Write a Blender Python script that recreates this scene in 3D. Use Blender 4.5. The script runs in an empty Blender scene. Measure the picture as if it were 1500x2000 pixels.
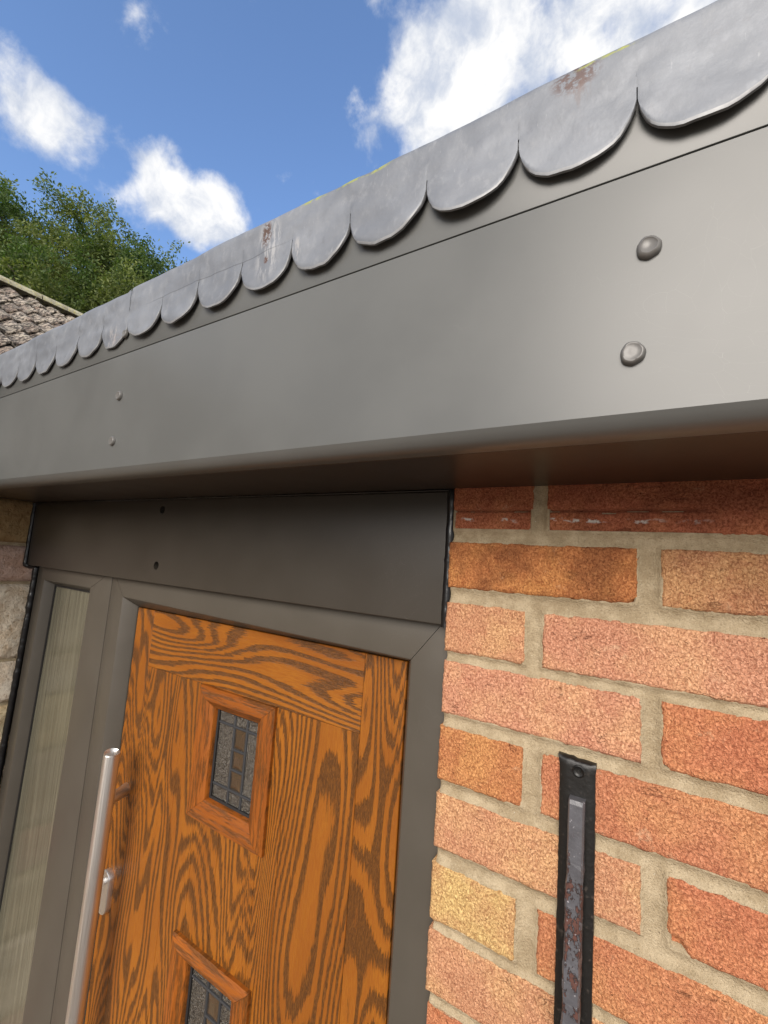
import bpy, bmesh, math, random
import numpy as np
from mathutils import Vector, Matrix, noise as mn

S = bpy.context.scene
COL = S.collection
rnd = random.Random(7)

# ------------------------------------------------------------------ camera
cam_d = bpy.data.cameras.new('camera'); cam = bpy.data.objects.new('camera', cam_d); COL.objects.link(cam)
S.camera = cam
cam_d.sensor_fit = 'HORIZONTAL'; cam_d.sensor_width = 36; cam_d.lens = 36*854.87/1500
cam_d.clip_start = .01; cam_d.clip_end = 500
Rr = Vector((0.8506932, 0.5211775, 0.0685202)); Rd = Vector((-0.0017957, 0.1332308, -0.9910834)); Rf = Vector((-0.5256594, 0.8429849, 0.1142744))
M = Matrix.Identity(4)
for i in range(3):
    M[i][0] = Rr[i]; M[i][1] = -Rd[i]; M[i][2] = -Rf[i]
M.translation = Vector((.22862, -.53642, -.11356))
cam.matrix_world = M

# ------------------------------------------------------------------ light
SUN_EL, SUN_AZ = math.radians(25), math.radians(168)      # azimuth clockwise from +Y
SKY_STRENGTH = .15
sd = bpy.data.lights.new('sun', 'SUN'); sd.energy = 2.7; sd.angle = math.radians(40); sd.color = (1, .92, .83)
sun = bpy.data.objects.new('sun', sd); COL.objects.link(sun)
sdir = Vector((math.sin(SUN_AZ)*math.cos(SUN_EL), math.cos(SUN_AZ)*math.cos(SUN_EL), math.sin(SUN_EL)))
sun.rotation_euler = sdir.to_track_quat('Z', 'Y').to_euler()
S.view_settings.view_transform = 'Standard'; S.view_settings.look = 'None'
S.view_settings.exposure = 0.75; S.view_settings.gamma = 1; S.view_settings.use_curve_mapping = False


class NT:
    """small node builder"""
    def __init__(self, tree): self.t = tree; tree.nodes.clear()
    def n(self, typ, inp=None, **kw):
        nd = self.t.nodes.new('ShaderNode'+typ)
        for k, v in kw.items(): setattr(nd, k, v)
        for k, v in (inp or {}).items(): self.set(nd, k, v)
        return nd
    def set(self, nd, k, v):
        s = nd.inputs[k]
        if isinstance(v, bpy.types.Node): v = v.outputs[0]
        if isinstance(v, bpy.types.NodeSocket): self.t.links.new(v, s)
        else:
            if isinstance(v, (tuple, list)) and len(v) == 3 and s.type == 'RGBA': v = (*v, 1)
            s.default_value = v
    def m(self, op, a, b=None, c=None, clamp=False):
        nd = self.n('Math', operation=op); nd.use_clamp = clamp
        self.set(nd, 0, a)
        if b is not None: self.set(nd, 1, b)
        if c is not None: self.set(nd, 2, c)
        return nd.outputs[0]
    def v(self, op, a, b=None):
        nd = self.n('VectorMath', operation=op); self.set(nd, 0, a)
        if b is not None: self.set(nd, 1, b)
        return nd.outputs['Value'] if op in ('DISTANCE', 'LENGTH', 'DOT_PRODUCT') else nd.outputs[0]
    def noise(self, vec, scale, detail=4, rough=.5, dist=0, col=False, dim='3D'):
        nd = self.n('TexNoise', {'Vector': vec, 'Scale': scale, 'Detail': detail, 'Roughness': rough, 'Distortion': dist}, noise_dimensions=dim)
        return nd.outputs['Color' if col else 'Fac']
    def ss(self, x, a, b, lo=0., hi=1., smooth=True):
        nd = self.n('MapRange', {'Value': x, 'From Min': a, 'From Max': b, 'To Min': lo, 'To Max': hi},
                    interpolation_type='SMOOTHSTEP' if smooth else 'LINEAR')
        return nd.outputs[0]
    def mix(self, f, a, b, mode='MIX'):
        nd = self.n('Mix', data_type='RGBA', blend_type=mode)
        self.set(nd, 0, f); self.set(nd, 6, a); self.set(nd, 7, b)
        return nd.outputs[2]
    def xyz(self, vec):
        nd = self.n('SeparateXYZ', {0: vec}); return nd.outputs
    def cxyz(self, x, y, z):
        nd = self.n('CombineXYZ', {0: x, 1: y, 2: z}); return nd.outputs[0]


# ------------------------------------------------------------------ world
W = bpy.data.worlds.new('World'); S.world = W; W.use_nodes = True
nt = NT(W.node_tree)
sky = nt.n('TexSky', sky_type='NISHITA'); sky.sun_disc = False; sky.sun_elevation = SUN_EL; sky.sun_rotation = SUN_AZ
sky.air_density = 1.0; sky.dust_density = .6; sky.ozone_density = 2.5; sky.altitude = 50
dirv = nt.n('TexCoord').outputs['Generated']
warp = nt.v('SCALE', nt.v('SUBTRACT', nt.noise(dirv, 7, 3, .5, col=True), (.5, .5, .5))); warp.node.inputs['Scale'].default_value = .10
dw = nt.v('ADD', dirv, warp)
# drifting cumulus: where the clumps of cloud stand in the sky (direction, radius, weight)
BL = [((-.764, .200, .613), .078, .75), ((-.770, .155, .62), .07, .45), ((-.742, .245, .62), .045, .40),
      ((-.712, .372, .592), .070, .66), ((-.655, .452, .603), .060, .62), ((-.735, .325, .592), .045, .42), ((-.68, .425, .596), .062, .55), ((-.722, .345, .60), .05, .45), ((-.70, .41, .575), .06, .5),
      ((-.186, .577, .795), .16, .58), ((-.278, .557, .783), .10, .52), ((-.35, .551, .755), .09, .60), ((-.094, .598, .796), .10, .5),
      ((-.430, .54, .722), .055, .50), ((.06, .63, .775), .12, .6), ((-.03, .61, .79), .08, .4), ((-.26, .52, .815), .10, .50), ((-.28, .61, .74), .09, .55),
      ((-.633, .241, .736), .04, .32), ((-.536, .344, .771), .04, .32), ((-.342, .45, .825), .035, .38), ((-.60, .26, .755), .05, .28),
      ((-.774, .29, .564), .02, .30), ((-.061, .611, .789), .03, -.25), ((-.03, .58, .81), .035, -.2)]
tot = nt.ss(nt.v('DISTANCE', dirv, (-.50, .42, .757)), .95, .45, .22, -.42)
for c, r, w in BL:
    tot = nt.m('ADD', tot, nt.ss(nt.v('DISTANCE', dw, c), r*1.5, 0., 0., w*.68))
f1 = nt.noise(dirv, 3.2, 2, .5)
f2 = nt.noise(dirv, 10, 10, .60, .15)
den = nt.m('ADD', nt.m('ADD', nt.m('MULTIPLY', f1, .25), nt.m('MULTIPLY', f2, 1.55)), tot)
cov = nt.ss(den, .66, 1.12)
shade = nt.ss(nt.noise(dw, 10, 8, .62), .32, .60, .0, 1.0)
ccol = nt.mix(shade, (.56, .62, .74), (1.05, 1.04, 1.02))
bs = nt.n('Background', {'Color': nt.mix(1., sky.outputs[0], (.98, 1.03, 1.14), 'MULTIPLY'), 'Strength': SKY_STRENGTH})
bc = nt.n('Background', {'Color': ccol, 'Strength': .62})
ms = nt.n('MixShader', {0: nt.m('MULTIPLY', cov, .96), 1: bs, 2: bc})
nt.n('OutputWorld', {0: ms})


# ------------------------------------------------------------------ materials
def mat(name, f, **kw):
    m = bpy.data.materials.new(name); m.use_nodes = True
    t = NT(m.node_tree)
    p = t.n('BsdfPrincipled')
    t.n('OutputMaterial', {0: p})
    pos = t.n('TexCoord').outputs['Object']
    f(t, p, pos)
    return m
def bump(t, p, h, dist, strength=1.):
    b = t.n('Bump', {'Height': h, 'Distance': dist, 'Strength': strength}); t.set(p, 'Normal', b)
    return b
GEO = lambda t: t.n('NewGeometry').outputs['Position']

def f_brick(t, p, pos):
    pos = GEO(t)
    oi = t.n('ObjectInfo'); col = oi.outputs['Color']
    pv = t.v('ADD', pos, t.v('SCALE', (1, 1, 1)))
    big = t.noise(pos, 14, 4, .55)
    med = t.noise(pos, 70, 4, .6)
    fine = t.noise(t.v('MULTIPLY', pos, (1., 1., .8)), 460, 3, .62, .7)
    grit = t.noise(pos, 900, 2, .6)
    c = t.mix(t.ss(big, .38, .66), col, t.mix(1., col, (1.12, 1.28, 1.15), 'MULTIPLY'))
    c = t.mix(t.ss(med, .52, .72, 0, .45), c, t.mix(1., col, (.72, .55, .55), 'MULTIPLY'))
    # burnt, darker patches baked into some bricks (alpha of the object colour = how much)
    burn = t.ss(t.noise(pos, 20, 3, .6), .40, .62)
    c = t.mix(t.m('MULTIPLY', burn, t.m('SUBTRACT', 1., oi.outputs['Alpha'])), c, (.085, .026, .013))
    c = t.mix(t.ss(fine, .52, .38, 0, .62), c, t.mix(1., c, (.42, .30, .25), 'MULTIPLY'))
    sm = t.noise(pos, 34, 5, .7)
    c = t.mix(t.ss(sm, .60, .74, 0, .5), c, t.mix(1., c, (.80, .55, .48), 'MULTIPLY'))
    c = t.mix(t.ss(sm, .40, .28, 0, .5), c, (.60, .40, .25))
    c = t.mix(t.ss(fine, .53, .64, 0, .8), c, t.mix(1., c, (1.35, 1.5, 1.6), 'MULTIPLY'))
    cr_ = t.m('ABSOLUTE', t.m('SUBTRACT', t.noise(t.v('MULTIPLY', pos, (.45, 1., 1.)), 42, 3, .6, .8), .5))
    cr_ = t.m('MULTIPLY', t.ss(cr_, .012, .004), t.ss(t.noise(pos, 24, 2), .60, .70))
    c = t.mix(t.m('MULTIPLY', cr_, .35), c, t.mix(1., c, (.28, .18, .15), 'MULTIPLY'))
    pit = t.m('MULTIPLY', t.ss(t.noise(pos, 170, 2, .5), .70, .76), .55)
    c = t.mix(pit, c, t.mix(1., c, (.40, .26, .22), 'MULTIPLY'))
    # lime bloom in a thin line on the top course
    z = t.xyz(pos)[2]; x = t.xyz(pos)[0]
    zz = t.m('ADD', z, t.m('MULTIPLY', t.noise(pos, 40, 2), .010))
    line = t.m('MULTIPLY', t.ss(t.m('ABSOLUTE', t.m('SUBTRACT', zz, -.0455)), .0030, .0012), t.ss(t.noise(pos, 150, 3), .47, .60))
    line = t.m('MULTIPLY', line, t.ss(t.noise(pos, 25, 1), .42, .55))
    line = t.m('MULTIPLY', line, t.ss(x, .30, .22))
    c = t.mix(line, c, (.62, .58, .54))
    t.set(p, 'Base Color', c); t.set(p, 'Roughness', .92); t.set(p, 'Specular IOR Level', .25)
    h = t.m('ADD', t.m('MULTIPLY', fine, 1.), t.m('MULTIPLY', grit, .25))
    h = t.m('SUBTRACT', h, t.m('ADD', t.m('MULTIPLY', cr_, .6), pit))
    bump(t, p, h, .0036)
def f_mortar(t, p, pos):
    pos = GEO(t)
    a = t.noise(pos, 45, 6, .7); g = t.noise(pos, 700, 3, .75); s = t.noise(pos, 420, 3, .6)
    c = t.mix(t.ss(a, .35, .65), (.36, .28, .175), (.50, .405, .27))
    c = t.mix(t.ss(g, .56, .68, 0, .6), c, (.15, .115, .07))
    c = t.mix(t.ss(g, .42, .30, 0, .7), c, (.58, .50, .37))
    c = t.mix(t.ss(t.noise(pos, 160, 2), .76, .79, 0, .7), c, (.62, .58, .50))
    t.set(p, 'Base Color', c); t.set(p, 'Roughness', .95); t.set(p, 'Specular IOR Level', .2)
    bump(t, p, t.m('ADD', s, t.m('MULTIPLY', g, .8)), .0022)
def f_stone(t, p, pos):
    pos = GEO(t); col = t.n('ObjectInfo').outputs['Color']
    a = t.noise(pos, 18, 5, .6); b = t.noise(pos, 110, 5, .65, .5)
    c = t.mix(t.ss(a, .35, .65), t.mix(1., col, (.78, .70, .62), 'MULTIPLY'), col)
    c = t.mix(t.ss(b, .48, .34, 0, .7), c, t.mix(1., c, (.5, .40, .30), 'MULTIPLY'))
    t.set(p, 'Base Color', c); t.set(p, 'Roughness', .9)
    bump(t, p, b, .005)
def paint(base, rough, peel=.00006, spec=.5):
    def f(t, p, pos):
        pos = GEO(t)
        a = t.noise(pos, 9, 4, .55); sc = t.noise(t.v('MULTIPLY', pos, (40, 10, 2.2)), 8, 3, .6)
        c = t.mix(t.ss(a, .3, .7), base, tuple(v*1.10 for v in base))
        dust = t.ss(t.noise(pos, 700, 2, .7), .70, .80, 0, .25)
        c = t.mix(dust, c, (.34, .32, .28))
        # hair scratches
        lx = t.v('MULTIPLY', pos, (1., 1., .10)); scr = t.n('TexVoronoi', {'Vector': t.v('ADD', lx, t.v('SCALE', t.noise(pos, 6, 1, col=True))), 'Scale': 22}, feature='DISTANCE_TO_EDGE').outputs[0]
        scr = t.m('MULTIPLY', t.ss(scr, .0016, .0004), t.ss(t.noise(pos, 5, 2), .58, .68))
        c = t.mix(t.m('MULTIPLY', scr, .22), c, (.45, .44, .42))
        t.set(p, 'Base Color', c)
        t.set(p, 'Roughness', t.ss(a, .3, .7, rough*.92, rough*1.08)); t.set(p, 'Specular IOR Level', spec)
        h = t.m('ADD', t.noise(pos, 650, 2, .5), t.m('MULTIPLY', t.noise(pos, 12, 1), 3.))
        bump(t, p, h, peel)
    return f
def f_lead(t, p, pos):
    pos = GEO(t); o = t.xyz(pos)
    a = t.noise(t.v('MULTIPLY', pos, (1, 1, 1.0)), 10, 5, .6, .4); b = t.noise(t.v('MULTIPLY', pos, (1., 1., .6)), 75, 6, .7)
    c = t.mix(t.ss(a, .3, .7), (.135, .142, .155), (.185, .193, .208))
    c = t.mix(t.ss(b, .50, .74, 0, .45), c, (.27, .275, .285))
    c = t.mix(t.ss(b, .45, .30, 0, .5), c, (.13, .132, .14))
    # white carbonate bloom drips and rust-brown stains at two places
    def spot(cx, cz, rx, rz, sc=220):
        d = t.v('LENGTH', t.cxyz(t.m('DIVIDE', t.m('SUBTRACT', o[0], cx), rx), 0., t.m('DIVIDE', t.m('SUBTRACT', o[2], cz), rz)))
        return t.m('MULTIPLY', t.ss(d, 1.15, .55), t.ss(t.noise(pos, sc, 4, .7), .42, .54))
    dp = t.noise(t.v('MULTIPLY', pos, (1., 1., .22)), 150, 4, .7)
    def drip(cx, cz, rx, rz):
        d = t.v('LENGTH', t.cxyz(t.m('DIVIDE', t.m('SUBTRACT', o[0], cx), rx), 0., t.m('DIVIDE', t.m('SUBTRACT', o[2], cz), rz)))
        return t.m('MULTIPLY', t.ss(d, 1.1, .4), t.ss(dp, .46, .58))
    c = t.mix(t.m('MULTIPLY', drip(-.176, .262, .026, .050), .55), c, (.40, .39, .38))
    c = t.mix(t.m('MULTIPLY', drip(-.128, .240, .010, .022), .6), c, (.38, .36, .34))
    c = t.mix(t.m('MULTIPLY', drip(-.540, .225, .022, .030), .6), c, (.36, .33, .31))
    c = t.mix(t.m('MULTIPLY', spot(.174, .292, .020, .016, 160), .85), c, (.085, .048, .038))
    c = t.mix(t.m('MULTIPLY', drip(.176, .278, .012, .018), .35), c, (.12, .08, .065))
    c = t.mix(spot(-.182, .282, .009, .020), c, (.085, .050, .038))
    c = t.mix(spot(-.179, .247, .004, .006), c, (.09, .048, .035))
    c = t.mix(t.m('MULTIPLY', spot(-.528, .222, .02, .012), .3), c, (.16, .12, .10))
    # yellow lichen along the fold
    zr = t.ss(t.m('ADD', o[2], t.m('MULTIPLY', t.noise(pos, 60, 3), .008)), .2995, .3030)
    xr = t.m('MAXIMUM', t.m('MULTIPLY', t.ss(o[0], .170, .184), t.ss(o[0], .222, .210)), t.m('MULTIPLY', t.ss(o[0], -.15, -.11), t.ss(o[0], .005, -.02)))
    c = t.mix(t.m('MULTIPLY', zr, t.m('MULTIPLY', xr, t.ss(t.noise(pos, 90, 4), .42, .56))), c, (.27, .28, .075))
    # setting-out line scribed where the scallops were cut, and small snips above each cut
    zl = t.m('ABSOLUTE', t.m('SUBTRACT', t.m('ADD', o[2], t.m('MULTIPLY', t.noise(pos, 8, 1), .006)), .2625))
    sl_ = t.m('MULTIPLY', t.ss(zl, .0010, .0004), t.m('MULTIPLY', t.ss(o[0], -.46, -.40), t.ss(o[0], -.12, -.2)))
    c = t.mix(t.m('MULTIPLY', sl_, .55), c, (.05, .052, .056))
    scr = t.noise(t.v('MULTIPLY', pos, (60, 60, 8)), 6, 4, .7)
    c = t.mix(t.ss(scr, .66, .74, 0, .35), c, (.34, .345, .35))
    t.set(p, 'Base Color', t.mix(1., c, (1.15, 1.17, 1.2), 'MULTIPLY')); t.set(p, 'Metallic', .30)
    t.set(p, 'Roughness', t.ss(b, .3, .7, .48, .64))
    h = t.m('ADD', t.m('MULTIPLY', a, 2.), t.m('ADD', t.m('MULTIPLY', b, .6), t.m('MULTIPLY', t.noise(pos, 300, 3, .6), .3)))
    bump(t, p, h, .0005)
def f_rim(t, p, pos):
    pos = GEO(t)
    t.set(p, 'Base Color', t.mix(t.noise(pos, 160, 4, .7), (.15, .155, .165), (.34, .345, .35))); t.set(p, 'Metallic', .3); t.set(p, 'Roughness', .5)
def oak(axis, bright=1., seed=0., red=0.):
    """axis 2 = grain runs up, axis 0 = grain runs across"""
    def f(t, p, pos):
        o = t.xyz(GEO(t))
        u, w = (o[0], o[2]) if axis == 2 else (o[2], o[0])
        V = lambda su, sw, off=0.: t.cxyz(t.m('MULTIPLY_ADD', u, su, seed+off), t.m('MULTIPLY_ADD', w, sw, off*1.7+seed), .3+seed)
        w = t.m('ADD', w, t.m('MULTIPLY', t.m('SUBTRACT', t.noise(V(420, 5, 11.), 1., 2, .6), .5), .055))
        wob = t.m('MULTIPLY', t.m('SUBTRACT', t.noise(V(60, 9, 3.), 1., 2, .5), .5), .28)
        n = t.noise(V(5.8, 1.1), 1., 1.5, .45, .3)
        g = t.m('ADD', t.m('MULTIPLY', n, 42.), t.m('MULTIPLY', t.noise(V(17, 3., 9.), 1., 1., .4), 3.2))
        g = t.m('ADD', g, wob)
        fr = t.m('FRACT', g)
        pore = t.noise(V(700, 60, 5.), 1., 2, .6)
        speck = t.noise(V(420, 240, 7.), 1., 2, .6)
        b = t.m('MULTIPLY', t.ss(fr, .30, .78), t.ss(fr, 1., .93))
        b = t.m('ADD', b, t.m('MULTIPLY', t.m('SUBTRACT', pore, .5), 1.5))
        dark = t.ss(b, .24, .58) if not red else t.ss(t.noise(V(210, 14, 2.), 1., 4, .75), .47, .58)
        tone = t.noise(V(9, 2.5, 1.), 1., 3, .6)
        lite = t.mix(t.ss(tone, .3, .7), (.225*bright, (.072-.016*red)*bright, .006), (.300*bright, (.106-.030*red)*bright, .009))
        lite = t.mix(t.ss(pore, .60, .42, 0., .42), lite, (.20*bright, .050*bright, .005))
        dk = t.mix(t.ss(speck, .42, .62), (.050*bright, .020*bright, .005), (.135*bright, .050*bright, .008))
        c = t.mix(t.m('MULTIPLY', dark, .86 if red == 0 else .75), lite, dk)
        t.set(p, 'Base Color', c); t.set(p, 'Roughness', .42); t.set(p, 'Specular IOR Level', .45)
        hh = t.m('ADD', t.m('MULTIPLY', pore, .7), t.m('MULTIPLY', t.m('MULTIPLY', dark, speck), -1.1))
        bump(t, p, hh, .0007)
    return f
def f_steel(t, p, pos):
    pos = GEO(t)
    b = t.noise(t.v('MULTIPLY', pos, (900, 900, 6)), 1., 3, .6)
    t.set(p, 'Base Color', t.mix(b, (.78, .77, .75), (.92, .91, .89))); t.set(p, 'Metallic', 1.)
    t.set(p, 'Roughness', t.ss(b, .3, .7, .30, .42)); bump(t, p, b, .00004)
def f_seal(t, p, pos):
    t.set(p, 'Base Color', (.006, .006, .007)); t.set(p, 'Roughness', .28); bump(t, p, t.noise(GEO(t), 120, 3), .0005)
def f_iron(t, p, pos):
    pos = GEO(t)
    a = t.noise(pos, 140, 5, .65)
    t.set(p, 'Base Color', t.mix(t.ss(a, .58, .72), (.006, .0055, .005), (.045, .036, .030)))
    t.set(p, 'Roughness', .42); bump(t, p, a, .0006)
def f_strut(t, p, pos):
    pos = GEO(t); o = t.xyz(pos)
    a = t.noise(t.v('MULTIPLY', pos, (1, 1, .6)), 105, 6, .7)
    zone = t.ss(o[2], -.365, -.41, 0., 1.)
    r = t.m('MULTIPLY', t.ss(t.m('SUBTRACT', a, t.m('MULTIPLY', t.m('ABSOLUTE', t.m('SUBTRACT', t.noise(pos, 16, 1), .5)), .35)), .47, .52), zone)
    rust = t.mix(t.noise(pos, 260, 4, .7), (.035, .015, .012), (.125, .048, .034))
    c = t.mix(r, t.mix(t.noise(pos, 55, 4, .6), (.030, .028, .030), (.12, .12, .135)), rust)
    c = t.mix(t.ss(t.noise(pos, 320, 3, .6), .66, .72, 0, .8), c, (.42, .40, .42))
    t.set(p, 'Base Color', c); t.set(p, 'Roughness', t.ss(r, 0, 1, .30, .85))
    bump(t, p, t.m('ADD', t.m('MULTIPLY', r, -1.), t.m('MULTIPLY', a, .6)), .0014)
def f_reeded(t, p, pos):
    pos = GEO(t); o = t.xyz(pos)
    reed = t.noise(t.v('MULTIPLY', pos, (1., 1., .02)), 150, 3, .65)
    gr = t.noise(pos, 900, 2, .6)
    t.set(p, 'Base Color', t.mix(reed, (.028, .027, .019), (.27, .255, .185)))
    t.set(p, 'Roughness', .13); t.set(p, 'Transmission Weight', .2); t.set(p, 'IOR', 1.6); t.set(p, 'Specular IOR Level', .9)
    bump(t, p, t.m('ADD', t.m('MULTIPLY', reed, 1.), t.m('MULTIPLY', gr, .10)), .0007)
def f_stipple(t, p, pos):
    pos = GEO(t)
    g = t.noise(pos, 420, 2, .5, 1.2)
    t.set(p, 'Base Color', t.mix(t.ss(g, .4, .6), (.020, .016, .012), (.21, .185, .15))); t.set(p, 'Roughness', .10); t.set(p, 'Transmission Weight', .45); t.set(p, 'IOR', 1.5); t.set(p, 'Specular IOR Level', .9)
    bump(t, p, g, .0022)
def f_bevelglass(t, p, pos):
    t.set(p, 'Base Color', (.26, .18, .11)); t.set(p, 'Roughness', .04); t.set(p, 'Transmission Weight', .8); t.set(p, 'IOR', 1.5)
def f_came(t, p, pos):
    t.set(p, 'Base Color', (.040, .042, .046)); t.set(p, 'Metallic', .3); t.set(p, 'Roughness', .45); bump(t, p, t.noise(GEO(t), 500, 3), .0006)
def flat(c, r=.8):
    def f(t, p, pos):
        t.set(p, 'Base Color', t.mix(t.noise(pos, 12, 4), tuple(x*.85 for x in c), tuple(x*1.15 for x in c))); t.set(p, 'Roughness', r)
    return f
def f_tile(t, p, pos):
    pos = GEO(t); rn = t.n('ObjectInfo').outputs['Random']
    a = t.noise(pos, 9, 6, .7); b = t.noise(pos, 45, 5, .7)
    c = t.mix(rn, (.22, .16, .125), (.36, .28, .225))
    c = t.mix(t.ss(a, .40, .56, 0, .85), c, (.48, .42, .34))
    c = t.mix(t.ss(b, .55, .46, 0, .95), c, (.035, .028, .022))
    c = t.mix(t.ss(t.noise(pos, 30, 4, .7), .62, .68, 0, .8), c, (.40, .40, .28))
    t.set(p, 'Base Color', c); t.set(p, 'Roughness', .95); bump(t, p, b, .016)
def f_ridge(t, p, pos):
    pos = GEO(t); a = t.noise(pos, 14, 6, .7); b = t.noise(pos, 50, 4, .7)
    c = t.mix(t.ss(a, .40, .6), (.30, .27, .19), (.46, .43, .30)); c = t.mix(t.ss(b, .54, .62, 0, .7), c, (.46, .40, .06))
    c = t.mix(t.ss(b, .42, .34, 0, .7), c, (.10, .09, .06))
    t.set(p, 'Base Color', c); t.set(p, 'Roughness', .95); bump(t, p, b, .01)
def f_leaf(t, p, pos):
    pos = GEO(t); a = t.noise(pos, .55, 2); b = t.noise(pos, 7, 2, .7)
    c = t.mix(t.ss(a, .38, .62), (.070, .115, .034), (.145, .175, .055))
    c = t.mix(t.ss(b, .35, .7), t.mix(1., c, (.6, .65, .7), 'MULTIPLY'), t.mix(1., c, (1.5, 1.4, 1.2), 'MULTIPLY'))
    t.set(p, 'Base Color', c); t.set(p, 'Roughness', .55); t.set(p, 'Specular IOR Level', .3)
    tr = t.n('BsdfTranslucent', {'Color': t.mix(1., c, (1.6, 1.9, .8), 'MULTIPLY')})
    mx = t.n('MixShader', {0: .28, 1: p, 2: tr})
    t.set([n for n in t.t.nodes if n.type == 'OUTPUT_MATERIAL'][0], 0, mx)
def f_ground(t, p, pos):
    pos = GEO(t)
    br = t.n('TexBrick', {'Vector': pos, 'Scale': 5., 'Color1': (.17, .135, .105, 1), 'Color2': (.14, .11, .085, 1), 'Mortar': (.12, .11, .09, 1), 'Mortar Size': .015})
    c = t.mix(t.ss(t.noise(pos, 1.5, 5), .3, .7, 0, .5), br.outputs[0], (.24, .20, .16))
    t.set(p, 'Base Color', c); t.set(p, 'Roughness', .9); bump(t, p, t.noise(pos, 60, 5), .003)

MT = dict(
    brick=mat('brick_face', f_brick), mortar=mat('mortar', f_mortar), stone=mat('split_stone', f_stone),
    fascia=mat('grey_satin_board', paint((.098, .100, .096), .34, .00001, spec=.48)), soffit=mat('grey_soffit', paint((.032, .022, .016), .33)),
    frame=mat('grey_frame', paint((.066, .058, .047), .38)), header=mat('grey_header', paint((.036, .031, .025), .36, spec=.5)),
    lead=mat('lead_sheet', f_lead), rim=mat('lead_cut_edge', f_rim), oakv=mat('oak_upright', oak(2)), oakh=mat('oak_across', oak(0, seed=4.3)), oaks=mat('oak_stile', oak(2, seed=7.7)),
    trimv=mat('oak_moulding_upright', oak(2, 1.05, 2.2, .6)), trimh=mat('oak_moulding_across', oak(0, 1.05, 3.1, .6)),
    steel=mat('brushed_steel', f_steel), seal=mat('black_sealant', f_seal), iron=mat('black_iron', f_iron), strut=mat('rusty_iron', f_strut),
    reeded=mat('reeded_glass', f_reeded), stipple=mat('stippled_glass', f_stipple), bevelglass=mat('bevelled_glass', f_bevelglass), came=mat('lead_came', f_came),
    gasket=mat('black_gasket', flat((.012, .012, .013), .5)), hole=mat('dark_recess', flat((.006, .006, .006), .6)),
    deck=mat('roof_felt', flat((.07, .07, .07))), tile=mat('roof_tile', f_tile), ridge=mat('ridge_tile', f_ridge),
    leaf=mat('leaf', f_leaf), bark=mat('bark', flat((.17, .14, .11))), ground=mat('block_paving', f_ground), room=mat('room_plaster', flat((.30, .27, .23))),
    gutter=mat('gutter_black', flat((.02, .02, .02), .35)), cap=mat('grey_cap', paint((.12, .115, .108), .33)))


# ------------------------------------------------------------------ object helpers
def link(name, me, m=None, parent=None, color=None, smooth=False, loc=None):
    o = bpy.data.objects.new(name, me); COL.objects.link(o)
    if m and not me.materials: me.materials.append(MT[m])
    if smooth:
        me.polygons.foreach_set('use_smooth', [True]*len(me.polygons))
    if parent:
        o.parent = parent
        o.matrix_parent_inverse = Matrix.Translation(-parent.location) if parent.type == 'EMPTY' else Matrix.Identity(4)
    if loc is not None: o.location = loc
    if color: o.color = color
    return o
def mesh(v, f, name='mesh'):
    me = bpy.data.meshes.new(name); me.from_pydata([tuple(map(float, a)) for a in v], [], f); me.update(); return me
def thing(name, label, cat, loc, group=None):
    o = bpy.data.objects.new(name, None); COL.objects.link(o); o.location = loc
    o.empty_display_size = .1
    o['label'] = label; o['category'] = cat
    if group: o['group'] = group
    return o
def struct(o): o['kind'] = 'structure'; return o
def bm_mesh(bm, name='mesh'):
    bmesh.ops.recalc_face_normals(bm, faces=bm.faces)
    me = bpy.data.meshes.new(name); bm.to_mesh(me); bm.free(); return me
def box(x0, x1, y0, y1, z0, z1, bev=0., seg=2):
    bm = bmesh.new(); bmesh.ops.create_cube(bm, size=1)
    for v in bm.verts: v.co = Vector(((x0+x1)/2+v.co.x*(x1-x0), (y0+y1)/2+v.co.y*(y1-y0), (z0+z1)/2+v.co.z*(z1-z0)))
    if bev: bmesh.ops.bevel(bm, geom=bm.edges[:], offset=bev, segments=seg, profile=.5, affect='EDGES')
    return bm_mesh(bm)
def grid_mesh(P, nx, nz, close=None):
    f = []
    for j in range(nz-1):
        for i in range(nx-1):
            a = j*nx+i; f.append((a, a+1, a+nx+1, a+nx))
    return mesh(P, f)
def tube(pts, rad, n=24, caps=True):
    """smooth tube through points, radius per point"""
    bm = bmesh.new(); rings = []
    for i, p in enumerate(pts):
        p = Vector(p); d = (Vector(pts[min(i+1, len(pts)-1)])-Vector(pts[max(i-1, 0)])).normalized()
        a = d.orthogonal().normalized(); b = d.cross(a)
        if i: # keep the frame from twisting
            a = (prev - d*prev.dot(d)).normalized(); b = d.cross(a)
        prev = a
        r = rad[i] if isinstance(rad, (list, tuple)) else rad
        rings.append([bm.verts.new(p+a*math.cos(2*math.pi*k/n)*r+b*math.sin(2*math.pi*k/n)*r) for k in range(n)])
    for r0, r1 in zip(rings, rings[1:]):
        for k in range(n): bm.faces.new((r0[k], r0[(k+1) % n], r1[(k+1) % n], r1[k]))
    if caps: bm.faces.new(rings[0]); bm.faces.new(rings[-1])
    return bm_mesh(bm)
def extrude_x(prof, x0, x1, nseg=1, wav=0.):
    """profile of (y,z) points run along X, closed ring"""
    n = len(prof); v = []; f = []
    for i in range(nseg+1):
        x = x0+(x1-x0)*i/nseg
        for y, z in prof: v.append((x, y, z))
    for i in range(nseg):
        for k in range(n):
            a = i*n+k; b = i*n+(k+1) % n; f.append((a, b, b+n, a+n))
    f.append(tuple(range(n))[::-1]); f.append(tuple(range(nseg*n, nseg*n+n)))
    me = mesh(v, f); bm = bmesh.new(); bm.from_mesh(me); return bm_mesh(bm)
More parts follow.
